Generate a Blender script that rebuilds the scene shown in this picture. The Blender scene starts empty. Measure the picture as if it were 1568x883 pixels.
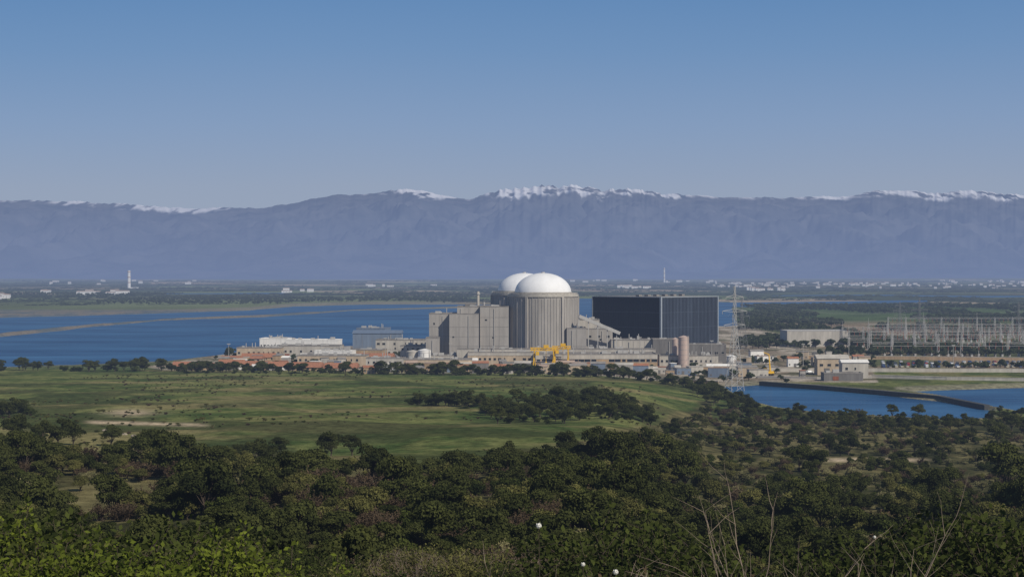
import bpy, math, random, bmesh
import numpy as np
from mathutils import Vector
random.seed(7); rng=np.random.default_rng(7)
scene=bpy.context.scene
H=60.0; F=2487.0; HZ=418.0; UC=784.0      # eye height (m), focal length, horizon row and centre column in image pixels
def wx(u,y): return (u-UC)/F*y             # image pixel column + depth -> metres east
def wz(v,y): return H-(v-HZ)/F*y           # image pixel row + depth -> height

# ------------------------------------------------------------ noise
def vnoise(x,y,seed=0):
    xi=np.floor(x).astype(np.int64); yi=np.floor(y).astype(np.int64)
    fx=x-xi; fy=y-yi; fx=fx*fx*(3-2*fx); fy=fy*fy*(3-2*fy)
    def h(a,b):
        k=(a*374761393+b*668265263+seed*144269504)&0xffffffff
        k=((k^(k>>13))*1274126177)&0xffffffff
        return ((k^(k>>16))&0xffffff)/float(0xffffff)
    return (h(xi,yi)*(1-fx)+h(xi+1,yi)*fx)*(1-fy)+(h(xi,yi+1)*(1-fx)+h(xi+1,yi+1)*fx)*fy
def fbm(x,y,o=4,seed=0):
    s=0;a=.5;t=0
    for i in range(o):
        s=s+a*vnoise(x,y,seed+i*17); t+=a; a*=.5; x=x*2.03+3.1; y=y*2.03+7.7
    return s/t
def sstep(a,b,x):
    k=np.clip((x-a)/(b-a),0,1); return k*k*(3-2*k)

# ------------------------------------------------------------ materials
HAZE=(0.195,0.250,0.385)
def paint_haze(nt,shader,L=8800.,Hs=None,col=HAZE):  # aerial haze painted into the material as glow by distance from origin, no volume
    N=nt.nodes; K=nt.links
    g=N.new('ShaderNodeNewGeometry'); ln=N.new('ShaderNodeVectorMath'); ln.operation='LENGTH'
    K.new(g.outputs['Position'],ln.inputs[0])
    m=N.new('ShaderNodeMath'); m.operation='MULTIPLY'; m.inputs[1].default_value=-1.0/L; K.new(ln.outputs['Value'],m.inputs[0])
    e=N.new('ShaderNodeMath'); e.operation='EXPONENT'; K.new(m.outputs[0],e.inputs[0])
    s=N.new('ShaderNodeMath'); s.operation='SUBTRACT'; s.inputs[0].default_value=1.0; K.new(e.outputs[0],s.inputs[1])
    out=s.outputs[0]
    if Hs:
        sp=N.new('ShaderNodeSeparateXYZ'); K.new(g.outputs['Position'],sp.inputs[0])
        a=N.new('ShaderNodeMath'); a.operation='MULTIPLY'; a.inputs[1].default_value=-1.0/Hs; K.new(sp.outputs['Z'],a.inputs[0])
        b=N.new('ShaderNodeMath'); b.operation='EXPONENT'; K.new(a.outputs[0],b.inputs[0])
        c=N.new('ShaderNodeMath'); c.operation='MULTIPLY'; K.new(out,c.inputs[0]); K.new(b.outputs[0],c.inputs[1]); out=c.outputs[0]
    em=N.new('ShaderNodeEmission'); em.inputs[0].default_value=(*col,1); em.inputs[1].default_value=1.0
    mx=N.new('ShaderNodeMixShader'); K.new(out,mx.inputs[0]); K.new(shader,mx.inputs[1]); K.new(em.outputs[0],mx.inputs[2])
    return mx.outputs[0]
def new_mat(name):
    m=bpy.data.materials.new(name); m.use_nodes=True; m.node_tree.nodes.clear()
    m.cycles.emission_sampling='NONE'
    return m,m.node_tree,m.node_tree.nodes,m.node_tree.links
def mat(name,col,rough=.85,var=.25,scale=.25,streak=True,metal=0.0,haze=True,col2=None,spec=.25):
    m,nt,N,K=new_mat(name)
    p=N.new('ShaderNodeBsdfPrincipled'); p.inputs['Roughness'].default_value=rough; p.inputs['Metallic'].default_value=metal
    p.inputs['Specular IOR Level'].default_value=spec
    tc=N.new('ShaderNodeTexCoord'); mp=N.new('ShaderNodeMapping'); K.new(tc.outputs['Object'],mp.inputs[0])
    mp.inputs['Scale'].default_value=(scale*2.2,scale*2.2,scale*(.35 if streak else 2.2))
    n=N.new('ShaderNodeTexNoise'); n.inputs['Scale'].default_value=1.0; n.inputs['Detail'].default_value=6; n.inputs['Roughness'].default_value=.65
    K.new(mp.outputs[0],n.inputs[0])
    r=N.new('ShaderNodeValToRGB'); r.color_ramp.elements[0].position=.32; r.color_ramp.elements[1].position=.68
    c2=col2 or tuple(c*(1+var*.5) for c in col)
    r.color_ramp.elements[0].color=(*[c*(1-var) for c in col],1); r.color_ramp.elements[1].color=(*[min(c,1) for c in c2],1)
    K.new(n.outputs['Fac'],r.inputs[0]); K.new(r.outputs[0],p.inputs['Base Color'])
    o=N.new('ShaderNodeOutputMaterial')
    sh=paint_haze(nt,p.outputs[0]) if haze else p.outputs[0]
    K.new(sh,o.inputs[0]); return m
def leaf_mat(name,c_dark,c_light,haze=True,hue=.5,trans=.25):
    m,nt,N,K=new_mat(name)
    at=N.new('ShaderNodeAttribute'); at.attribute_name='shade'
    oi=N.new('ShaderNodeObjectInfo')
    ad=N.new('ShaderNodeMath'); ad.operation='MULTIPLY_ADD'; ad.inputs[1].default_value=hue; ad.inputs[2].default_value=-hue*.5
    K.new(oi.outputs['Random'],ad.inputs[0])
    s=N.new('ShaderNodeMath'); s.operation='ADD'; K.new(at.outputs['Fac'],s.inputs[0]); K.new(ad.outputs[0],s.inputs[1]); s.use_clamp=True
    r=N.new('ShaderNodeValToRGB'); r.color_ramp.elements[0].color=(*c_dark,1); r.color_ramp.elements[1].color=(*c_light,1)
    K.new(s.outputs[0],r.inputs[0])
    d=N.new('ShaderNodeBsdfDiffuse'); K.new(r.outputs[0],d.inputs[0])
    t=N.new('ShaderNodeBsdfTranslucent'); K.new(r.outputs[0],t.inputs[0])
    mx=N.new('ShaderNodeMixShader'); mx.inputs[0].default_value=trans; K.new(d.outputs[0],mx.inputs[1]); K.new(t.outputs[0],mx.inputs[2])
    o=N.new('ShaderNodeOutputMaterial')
    K.new(paint_haze(nt,mx.outputs[0]) if haze else mx.outputs[0],o.inputs[0]); return m

M={}
M['conc']=mat('concrete_grey',(.36,.33,.295),var=.24,scale=.10)
M['conc_l']=mat('concrete_pale',(.46,.42,.36),var=.25,scale=.15)
M['conc_d']=mat('concrete_dark',(.17,.16,.15),var=.3,scale=.15)
M['joint']=mat('panel_joint',(.25,.23,.21),var=.2,scale=.15)
M['dome']=mat('dome_white_paint',(.80,.79,.78),var=.08,scale=.08,rough=.6)
M['clad']=mat('dark_cladding',(.016,.021,.033),var=.25,scale=.1,rough=.6,spec=.2)
M['clad_rib']=mat('cladding_rib_pale',(.075,.092,.125),var=.4,scale=.05,rough=.5,spec=.3)
M['trim']=mat('pale_trim',(.30,.33,.36),var=.1)
M['white']=mat('white_paint',(.76,.73,.68),var=.15,scale=.3)
M['tan']=mat('tan_render',(.40,.28,.17),var=.3,scale=.2)
M['beige']=mat('beige_render',(.47,.37,.26),var=.25,scale=.2)
M['blue']=mat('blue_grey_metal',(.16,.20,.26),var=.2,scale=.2,rough=.5)
M['tile']=mat('terracotta_roof',(.37,.165,.095),var=.4,scale=.5,streak=False)
M['tile_p']=mat('weathered_tile_roof',(.42,.31,.24),var=.3,scale=.2,streak=False)
M['roof']=mat('grey_roof',(.24,.22,.20),var=.3,scale=.2,streak=False)
M['glass']=mat('dark_window',(.02,.025,.03),rough=.2,var=.2,spec=.5)
M['yellow']=mat('yellow_paint',(.72,.42,.03),var=.15,scale=.3)
M['steel']=mat('galvanised_steel',(.42,.40,.37),var=.15,rough=.5)
M['steel_d']=mat('weathered_steel',(.20,.20,.20),var=.2,rough=.6)
M['dam']=mat('dam_wall_dark',(.065,.065,.062),var=.3)
M['rust']=mat('red_brown_paint',(.25,.09,.05),var=.3)
M['pink']=mat('pinkish_tank_paint',(.50,.38,.32),var=.15,scale=.2)
M['bark']=mat('bark',(.075,.055,.04),var=.3,scale=3)
M['twig']=mat('dry_twig',(.26,.20,.15),var=.3,scale=3)
M['wheel']=mat('tyre_rubber',(.02,.02,.02))
M['rock']=mat('pale_rock',(.34,.28,.21),var=.3,scale=2,streak=False)
M['petal']=mat('white_petal',(.85,.82,.74),var=.05)
M['oak']=leaf_mat('oak_foliage',(.018,.024,.010),(.090,.098,.030))
M['olive']=leaf_mat('olive_foliage',(.036,.041,.016),(.17,.16,.052))
M['brown']=leaf_mat('brown_scrub_foliage',(.042,.031,.021),(.14,.098,.058))
M['lime']=leaf_mat('young_foliage',(.016,.028,.007),(.155,.185,.026),hue=.35,trans=.2)
M['dkleaf']=leaf_mat('dark_shrub_foliage',(.014,.021,.009),(.080,.095,.024),hue=.6)
M['bloom']=leaf_mat('flowering_broom_foliage',(.055,.06,.028),(.28,.25,.12),hue=.4)
M['farleaf']=leaf_mat('far_tree_foliage',(.030,.040,.020),(.085,.10,.045),hue=.6)

# ------------------------------------------------------------ mesh helpers
def mesh_np(name,V,Fq,mats,mi=None,smooth=False,attrs=None):
    me=bpy.data.meshes.new(name); V=np.asarray(V,dtype=np.float32); Fq=np.asarray(Fq,dtype=np.int32)
    k=Fq.shape[1]
    me.vertices.add(len(V)); me.vertices.foreach_set('co',V.ravel())
    me.loops.add(Fq.size); me.loops.foreach_set('vertex_index',Fq.ravel())
    me.polygons.add(len(Fq)); me.polygons.foreach_set('loop_start',np.arange(0,Fq.size,k,dtype=np.int32))
    me.polygons.foreach_set('loop_total',np.full(len(Fq),k,dtype=np.int32))
    for m in mats: me.materials.append(m)
    if mi is not None: me.polygons.foreach_set('material_index',np.asarray(mi,dtype=np.int32))
    me.polygons.foreach_set('use_smooth',np.full(len(Fq),smooth))
    me.update(calc_edges=True)
    if attrs:
        for an,(dt,dom,arr) in attrs.items():
            a=me.attributes.new(an,dt,dom)
            a.data.foreach_set('color' if dt=='FLOAT_COLOR' else 'value',np.asarray(arr,dtype=np.float32).ravel())
    me.validate(); return me
def obj(name,me,loc=(0,0,0),rot=0,parent=None,link=True):
    o=bpy.data.objects.new(name,me)
    if link: scene.collection.objects.link(o)
    o.location=loc; o.rotation_euler=(0,0,rot)
    if parent: o.parent=parent
    return o
def empty(name,loc=(0,0,0),rot=0):
    e=bpy.data.objects.new(name,None); scene.collection.objects.link(e); e.location=loc; e.rotation_euler=(0,0,rot); e.empty_display_size=.5; return e
class Geo:
    def __init__(s): s.v=[]; s.f=[]
    def add(s,vs,fs):
        b=len(s.v); s.v+=[tuple(p) for p in vs]; s.f+=[[b+i for i in f] for f in fs]; return s
    def box(s,cx,cy,z0,sx,sy,sz):
        x0,x1,y0,y1,z1=cx-sx/2,cx+sx/2,cy-sy/2,cy+sy/2,z0+sz
        return s.add([(x0,y0,z0),(x1,y0,z0),(x1,y1,z0),(x0,y1,z0),(x0,y0,z1),(x1,y0,z1),(x1,y1,z1),(x0,y1,z1)],
          [(0,3,2,1),(4,5,6,7),(0,1,5,4),(1,2,6,5),(2,3,7,6),(3,0,4,7)])
    def gable(s,cx,cy,z0,sx,sy,h):
        x0,x1,y0,y1=cx-sx/2,cx+sx/2,cy-sy/2,cy+sy/2
        return s.add([(x0,y0,z0),(x1,y0,z0),(x1,y1,z0),(x0,y1,z0),(x0,cy,z0+h),(x1,cy,z0+h)],
          [(0,3,2,1),(0,1,5,4),(2,3,4,5),(0,4,3),(1,2,5)])
    def cyl(s,cx,cy,z0,r,h,n=24,r2=None):
        r2=r if r2 is None else r2
        vs=[(cx+r*math.cos(2*math.pi*i/n),cy+r*math.sin(2*math.pi*i/n),z0) for i in range(n)]
        vs+=[(cx+r2*math.cos(2*math.pi*i/n),cy+r2*math.sin(2*math.pi*i/n),z0+h) for i in range(n)]
        fs=[(i,(i+1)%n,n+(i+1)%n,n+i) for i in range(n)]+[tuple(range(n-1,-1,-1)),tuple(range(n,2*n))]
        return s.add(vs,fs)
    def dome(s,cx,cy,z0,r,h,n=48,m=14):
        vs=[];fs=[]
        for j in range(m):
            a=math.pi/2*j/m
            vs+=[(cx+r*math.cos(a)*math.cos(2*math.pi*i/n),cy+r*math.cos(a)*math.sin(2*math.pi*i/n),z0+h*math.sin(a)) for i in range(n)]
        vs.append((cx,cy,z0+h))
        for j in range(m-1):
            fs+=[(j*n+i,j*n+(i+1)%n,(j+1)*n+(i+1)%n,(j+1)*n+i) for i in range(n)]
        fs+=[((m-1)*n+i,(m-1)*n+(i+1)%n,m*n) for i in range(n)]
        return s.add(vs,fs)
    def bar(s,a,b,w,w2=None):
        a=Vector(a); b=Vector(b); d=(b-a); 
        if d.length<1e-5: return s
        d.normalize(); up=Vector((0,0,1)) if abs(d.z)<.9 else Vector((1,0,0))
        p=d.cross(up).normalized(); q=d.cross(p); w2=w if w2 is None else w2
        vs=[a+p*w/2*i+q*w/2*j for i,j in((-1,-1),(1,-1),(1,1),(-1,1))]+[b+p*w2/2*i+q*w2/2*j for i,j in((-1,-1),(1,-1),(1,1),(-1,1))]
        return s.add(vs,[(0,3,2,1),(4,5,6,7),(0,1,5,4),(1,2,6,5),(2,3,7,6),(3,0,4,7)])
    def mesh(s,name,m,smooth=False):
        me=bpy.data.meshes.new(name); me.from_pydata(s.v,[],s.f); me.materials.append(m)
        if smooth:
            for p in me.polygons: p.use_smooth=True
            try: me.set_sharp_from_angle(angle=math.radians(35))
            except Exception: pass
        return me
def assemble(name,loc,rot,parts):
    e=empty(name,loc,rot)
    for pn,g,m,*sm in parts:
        if g.v: obj(pn,g.mesh(pn,M[m],bool(sm and sm[0])),parent=e)
    return e

# ------------------------------------------------------------ water outlines in image pixels (column, row) -> signed field
LAKES=[
 [(-900,640),(-900,520),(0,516),(130,501),(250,490.5),(400,485.5),(540,475.5),(640,473),(720,471),(830,471),(830,560),(640,533),(540,531),(400,535),(330,546),(250,556),(100,561),(0,565),(-300,580)],
 [(-900,494),(0,486),(200,481),(380,475),(450,469),(560,466),(700,466),(830,467),(830,469),(700,469),(640,471),(540,474),(400,482),(250,488),(130,498),(0,511),(-900,512)],
 [(830,457),(1000,457),(1120,463),(1300,461),(1420,459),(1420,463),(1300,467),(1120,470),(1130,500),(830,500)],
 [(1105,592),(1165,589),(1250,595),(1350,604),(1440,614),(1518,629),(1515,643),(1460,646),(1350,640),(1250,634),(1190,626),(1140,614)],
 [(1378,599),(1568,594),(1950,594),(1950,650),(1570,634),(1535,627),(1445,609)],
 [(1180,452),(1330,451),(1500,453),(1700,452),(1700,454),(1500,455.5),(1330,453),(1180,453.5)],
 [(250,449),(420,448),(520,449.5),(420,450.5),(250,450.5)],
]
def poly_sd(U,Vv,poly,ks=1.0):
    ins=np.zeros(U.shape,bool); dm=np.full(U.shape,1e9); n=len(poly)
    for i in range(n):
        x0,y0=poly[i]; x1,y1=poly[(i+1)%n]
        c=((y0>Vv)!=(y1>Vv)); 
        with np.errstate(all='ignore'):
            xi=(x1-x0)*(Vv-y0)/(y1-y0+1e-12)+x0
        ins^=c&(U<xi)
        dx,dy=x1-x0,y1-y0; L=dx*dx+dy*dy
        t=np.clip(((U-x0)*dx+(Vv-y0)*dy)/L,0,1)
        dm=np.minimum(dm,np.hypot((U-x0-t*dx)*ks,Vv-y0-t*dy))
    return np.where(ins,dm,-dm)
def image_px(x,y):  # ground position -> image pixel column and row
    yy=np.maximum(y,30.)
    return UC+F*x/yy, HZ+F*(H-0)/yy
def lake_sd(x,y):
    U,Vv=image_px(x,y)
    j=(fbm(x/40.,y/90.,3,5)-.5)*3.0+(fbm(x/140.,y/300.,2,6)-.5)*2.5
    sd=np.full(np.shape(x),-50.)
    m=(Vv<680)
    if m.any():
        u,v=U[m],Vv[m]; s=np.full(u.shape,-50.)
        for P in LAKES: s=np.maximum(s,poly_sd(u,v,P,.35))
        sd[m]=s+j[m]*np.clip((v-455)/60,.0,1)*.8
    return sd
YL=[-200,0,14,25,60,150,250,350,600,800,900,980,1e5]; ZL=[58,57.6,55.4,53.2,46.0,34.0,27.0,21.8,12.6,7.0,4.0,2.0,2.0]
YR=[-200,0,14,25,60,150,250,350,470,560,640,1e5];     ZR=[58,57.6,55.2,53.0,45.0,31.5,22,14.5,7.5,3.8,1.6,1.6]
def terrain_z(x,y):
    x=np.asarray(x,float); y=np.asarray(y,float)
    t=x/np.maximum(y,40.)
    k=sstep(.05,.135,t)
    z=np.interp(y,YL,ZL)*(1-k)+np.interp(y,YR,ZR)*k
    hill=sstep(900,500,y)*sstep(2,9,z)
    z=z+hill*((fbm(x/55.,y/70.,4,2)-.5)*5.5)*sstep(20,120,y)
    sd=lake_sd(x,y)
    far_=y>3600
    ww=np.where(far_,.45,2.0)
    a=np.clip(sd/ww,-1,1)
    z=np.where((sd>-ww)&(z<9),np.where(a>0,-1.5*a,z*(-a)),z)
    far=sstep(6500,10000,y)
    return z+far*(fbm(x/1500.,y/2500.,3,9)-.4)*22*(sd<-.5)
def tz1(x,y): return float(terrain_z(np.array([float(x)]),np.array([float(y)]))[0])

# ------------------------------------------------------------ ground sheet
ts=np.concatenate([np.linspace(-1.3,-.36,60)[:-1],np.linspace(-.36,.36,860),np.linspace(.36,1.3,60)[1:]])
ys=np.concatenate([np.linspace(-150,300,150)[:-1],1/np.linspace(1/300.,1/4000.,520)[:-1],1/np.linspace(1/4000.,1/8500.,90)[:-1],1/np.linspace(1/8500.,1/60000.,50)])
T,Y=np.meshgrid(ts,ys); X=T*(Y+200)
Xf,Yf=X.ravel(),Y.ravel()
Zf=terrain_z(Xf,Yf)
U,Vv=image_px(Xf,Yf)
sd=lake_sd(Xf,Yf)
n1=fbm(Xf/30,Yf/45,4,21); n2=fbm(Xf/7,Yf/9,3,31); n3=fbm(Xf/300,Yf/600,3,41)
C=np.empty((len(Xf),3))
def lerp(a,b,k): 
    k=np.asarray(k)[:,None]; return a*(1-k)+b*k
def col(*c): return np.array(c)[None,:]
meadow=lerp(col(.058,.088,.026),col(.170,.180,.062),sstep(.32,.68,n1*.5+n2*.5))
meadow=lerp(meadow,col(.25,.20,.095),sstep(.48,.68,fbm(Xf/50,Yf/30,4,77))*.65)
meadow=lerp(meadow,col(.050,.062,.024),sstep(.50,.60,fbm(Xf/30,Yf/36,5,177))*.75)
wood=lerp(col(.042,.046,.020),col(.18,.155,.07),sstep(.35,.7,n2*.5+n1*.5))
ang=.35; xr=Xf*math.cos(ang)+Yf*math.sin(ang); yr=-Xf*math.sin(ang)+Yf*math.cos(ang)
xr=xr+200*fbm(Xf/900,Yf/900,2,3); 
def cellrand(a,b,s):
    k=(np.floor(a).astype(np.int64)*374761393+np.floor(b).astype(np.int64)*668265263+s*99991)&0xffffffff
    k=((k^(k>>13))*1274126177)&0xffffffff
    return ((k^(k>>16))&0xffff)/65535.
cr=cellrand(xr/420,yr/650,1)
pal=np.array([(.06,.08,.04),(.10,.12,.055),(.055,.07,.038),(.14,.17,.07),(.14,.12,.075),(.34,.27,.19),(.09,.105,.05),(.20,.17,.11)])
fld=pal[(cr*7.99).astype(int)]*(.75+.5*n1)[:,None]
C[:]=fld
C=lerp(C,col(.13,.155,.07)*(.6+.8*n3)[:,None],sstep(455,462,Vv)*sstep(500,470,Vv)*(U<700)*1.0)
rt=lerp(col(.25,.19,.13),col(.11,.12,.055),sstep(.42,.6,fbm(Xf/60,Yf/160,3,8)))
C=lerp(C,rt,sstep(488,500,Vv)*(U>700))
C=lerp(C,col(.075,.11,.04)*(.6+.8*n1)[:,None],sstep(466,470,Vv)*sstep(500,490,Vv)*(U>1080))
YARD=[(225,566),(330,548),(380,536),(540,530),(900,500),(1120,498),(1200,515),(1330,560),(1345,590),(1160,588),(1100,592),(1010,594),(700,574),(250,572)]
yd=poly_sd(U,Vv,YARD,.5)
yard=lerp(col(.22,.175,.125),col(.42,.36,.285),sstep(.35,.62,fbm(Xf/16,Yf/20,4,55)))
yard=lerp(yard,col(.10,.10,.055),sstep(.56,.64,fbm(Xf/14,Yf/14,3,56))*.8)
hillm=sstep(566,572,Vv)*1.0
C=lerp(C,meadow,hillm)
C=lerp(C,yard,sstep(-1.5,1.0,yd))
medge=np.interp(U,[-900,0,150,300,420,560,640,740,860,1000,1060,1100,3000],[710,690,696,690,690,708,720,700,680,650,624,598,560])
Vt=HZ+F*(H-Zf)/np.maximum(Yf,10)
inw=sstep(-6,6,Vt-medge+(n1-.5)*30)*((U<1090)|(Yf<640))
C=lerp(C,wood,inw*hillm)
shore=sstep(-4.5,-1.5,sd)*(Vv<592)*(U<700)*(Vv>460)
C=lerp(C,col(.21,.185,.15)*(.7+.6*n1)[:,None],shore*.8)
bar_=(U<560)*sstep(474,478,Vv)*sstep(530,515,Vv)*(sd<0)
C=lerp(C,lerp(col(.20,.175,.145),col(.10,.125,.14),sstep(.4,.62,n1)),bar_*.9)
pondbank=sstep(-5,-2,sd)*(Vv>575)
C=lerp(C,col(.25,.22,.17),pondbank*.6)
track=np.exp(-((Vt-(646+.028*(U-140)))/2.6)**2)*sstep(120,150,U)*sstep(330,300,U)
track=np.maximum(track,np.exp(-((Vt-632)/5.)**2-((U-200)/38.)**2)*.9)
track=np.maximum(track,np.exp(-((Vt-704)/3.)**2)*sstep(1240,1290,U)*sstep(1440,1390,U))
C=lerp(C,col(.46,.36,.24),np.clip(track*(.45+1.1*n2),0,1))
C=np.clip(C,0,1); C4=np.concatenate([C,np.ones((len(C),1))],1)
nr,nc=T.shape
ii=(np.arange(nr-1)[:,None]*nc+np.arange(nc-1)[None,:]).ravel()
Q=np.stack([ii,ii+1,ii+nc+1,ii+nc],1)
m,nt,N,K=new_mat('ground_soil_grass')
at=N.new('ShaderNodeAttribute'); at.attribute_name='land'
g=N.new('ShaderNodeNewGeometry')
nz=N.new('ShaderNodeTexNoise'); nz.inputs['Scale'].default_value=.32; nz.inputs['Detail'].default_value=9; nz.inputs['Roughness'].default_value=.75
K.new(g.outputs['Position'],nz.inputs[0])
mr=N.new('ShaderNodeMapRange'); mr.inputs[1].default_value=.32; mr.inputs[2].default_value=.68; mr.inputs[3].default_value=.40; mr.inputs[4].default_value=1.5
K.new(nz.outputs['Fac'],mr.inputs[0])
mu=N.new('ShaderNodeVectorMath'); mu.operation='MULTIPLY'; K.new(at.outputs['Color'],mu.inputs[0]); K.new(mr.outputs[0],mu.inputs[1])
d=N.new('ShaderNodeBsdfDiffuse'); K.new(mu.outputs[0],d.inputs[0])
bp=N.new('ShaderNodeBump'); bp.inputs['Strength'].default_value=.8; bp.inputs['Distance'].default_value=.8; K.new(nz.outputs['Fac'],bp.inputs['Height']); K.new(bp.outputs[0],d.inputs['Normal'])
o=N.new('ShaderNodeOutputMaterial'); K.new(paint_haze(nt,d.outputs[0]),o.inputs[0])
gm=mesh_np('ground',np.stack([Xf,Yf,Zf],1),Q,[m],smooth=True,attrs={'land':('FLOAT_COLOR','POINT',C4)})
obj('ground',gm)

# ------------------------------------------------------------ water
m,nt,N,K=new_mat('lake_water')
g=N.new('ShaderNodeNewGeometry'); mp=N.new('ShaderNodeMapping'); K.new(g.outputs['Position'],mp.inputs[0]); mp.inputs['Scale'].default_value=(.004,.014,.01); mp.inputs['Rotation'].default_value=(0,0,.25)
nz=N.new('ShaderNodeTexNoise'); nz.inputs['Scale'].default_value=1; nz.inputs['Detail'].default_value=11; nz.inputs['Roughness'].default_value=.75; K.new(mp.outputs[0],nz.inputs[0])
r=N.new('ShaderNodeValToRGB'); r.color_ramp.elements[0].position=.38; r.color_ramp.elements[1].position=.64
r.color_ramp.elements[0].color=(.006,.038,.105,1); r.color_ramp.elements[1].color=(.040,.125,.24,1)
K.new(nz.outputs['Fac'],r.inputs[0])
d=N.new('ShaderNodeBsdfDiffuse'); K.new(r.outputs[0],d.inputs[0])
gl=N.new('ShaderNodeBsdfGlossy'); gl.inputs['Roughness'].default_value=.22; gl.inputs[0].default_value=(.8,.9,1,1)
wv=N.new('ShaderNodeTexNoise'); wv.inputs['Scale'].default_value=.5; wv.inputs['Detail'].default_value=4; K.new(g.outputs['Position'],wv.inputs[0])
bp=N.new('ShaderNodeBump'); bp.inputs['Strength'].default_value=.5; bp.inputs['Distance'].default_value=.4; K.new(wv.outputs['Fac'],bp.inputs['Height']); K.new(bp.outputs[0],gl.inputs['Normal'])
mx=N.new('ShaderNodeMixShader'); mx.inputs[0].default_value=.2; K.new(d.outputs[0],mx.inputs[1]); K.new(gl.outputs[0],mx.inputs[2])
o=N.new('ShaderNodeOutputMaterial'); K.new(paint_haze(nt,mx.outputs[0],L=11000),o.inputs[0])
obj('lake_water',mesh_np('lake_water',[(-6000,600,0),(6000,600,0),(6000,9000,0),(-6000,9000,0)],[(0,1,2,3)],[m]))

# ------------------------------------------------------------ mountains
RU=[-900,-500,-200,0,60,110,150,200,250,300,350,400,440,480,520,560,590,620,650,690,720,745,770,800,830,860,885,905,920,950,985,1020,1060,1100,1150,1200,1250,1300,1330,1370,1400,1430,1470,1500,1540,1568,1800,2100,2500]
RV=[330,312,316,308,306,308,311,313,317,320,318,319,313,303,298,297,293,291,294,301,304,297,290,289,286,287,282,289,293,290,291,298,299,303,302,303,302,300,294,291,292,296,292,291,297,300,305,300,325]
SU=[-900,-100,30,60,120,200,300,345,360,470,500,575,595,620,660,700,740,765,790,830,900,1000,1060,1100,1190,1290,1310,1340,1400,1500,1568,1700,2500]
ST=[2,0,2,5,8,7,5,3,0,0,1,2,7,10,7,1,2,14,19,23,21,13,6,2,3,5,3,10,7,11,9,4,1]
mt=np.linspace(-.78,.78,2200); q=np.linspace(0,1,140); ss=1-(1-q)**1.5
back=np.array([1.04,1.1,1.25])
MT,MS=np.meshgrid(mt,np.concatenate([ss,back]))
MU=UC+F*MT
YRD=27000.
rid=np.interp(MU,RU,RV)
rid=(HZ-rid)*YRD/F+60
jag=sstep(5,14,np.interp(MU,SU,ST))
rid=rid+(fbm(MU/30.,MU*0+3.3,4,13)-.5)*75+(np.abs(fbm(MU/11.,MU*0+9.3,4,19)*2-1)-.25)*(-25-80*jag)
depth=15500+(YRD-15500)*np.minimum(MS,1)+np.maximum(MS-1,0)*12000
MX=MT*depth
MSc=np.clip(MS,0,1)
spur=1-np.abs(fbm(MX/1500.+fbm(MX/2500,depth/2500,2,4)*1.5,depth/3800.,5,61)*2-1)
fine=fbm(MX/380.,depth/700.,5,71)-.5
env=4*MSc*(1-MSc)
zz=rid*(MSc**1.15)+ env*rid*.46*(spur-.75) + env*rid*.34*fine + (MSc>.6)*(1-MSc)*rid*.3*(fbm(MX/230.,depth/700.,4,73)-.5)
zmax=60+(rid-60)*(depth/YRD)*(.55+.45*MSc)
zz=np.where(MS<1,np.minimum(zz,zmax),zz)
zz=np.where(MS>1,rid*(1-(MS-1)*2.5),zz)
zz=np.maximum(zz,-5)
pxdrop=((rid-60)/YRD-(zz-60)/depth)*F
gul=fbm(MX/140.,zz/110.,5,33)
sn=np.interp(MU,SU,ST)*(.0+2.1*fbm(MX/420.,depth*0,5,91)**1.35)
snow=sstep(3,-3,pxdrop-sn)*sstep(.8,2.4,sn)*sstep(.42,.60,gul+np.clip(sn-pxdrop,-3,10)*.012)
shape=MT.shape; ii=(np.arange(shape[0]-1)[:,None]*shape[1]+np.arange(shape[1]-1)[None,:]).ravel()
Q=np.stack([ii,ii+1,ii+shape[1]+1,ii+shape[1]],1)
m,nt,N,K=new_mat('mountain_rock_snow')
at=N.new('ShaderNodeAttribute'); at.attribute_name='snow'
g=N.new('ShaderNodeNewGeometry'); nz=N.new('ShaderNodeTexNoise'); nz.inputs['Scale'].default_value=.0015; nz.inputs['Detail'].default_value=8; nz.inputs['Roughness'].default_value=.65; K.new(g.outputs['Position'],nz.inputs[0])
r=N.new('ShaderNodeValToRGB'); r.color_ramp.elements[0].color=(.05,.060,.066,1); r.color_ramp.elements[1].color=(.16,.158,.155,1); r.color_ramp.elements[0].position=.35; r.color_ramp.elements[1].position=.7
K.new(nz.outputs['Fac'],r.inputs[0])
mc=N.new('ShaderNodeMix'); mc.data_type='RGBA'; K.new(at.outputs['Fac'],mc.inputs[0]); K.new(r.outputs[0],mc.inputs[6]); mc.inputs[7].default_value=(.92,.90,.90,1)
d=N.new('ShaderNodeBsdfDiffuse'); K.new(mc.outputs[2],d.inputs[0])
o=N.new('ShaderNodeOutputMaterial'); K.new(paint_haze(nt,d.outputs[0],L=8500.,Hs=3600.,col=(.180,.240,.405)),o.inputs[0])
obj('mountains',mesh_np('mountains',np.stack([MX.ravel(),depth.ravel(),zz.ravel()],1),Q,[m],smooth=True,attrs={'snow':('FLOAT','POINT',snow.ravel())}))

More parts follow.
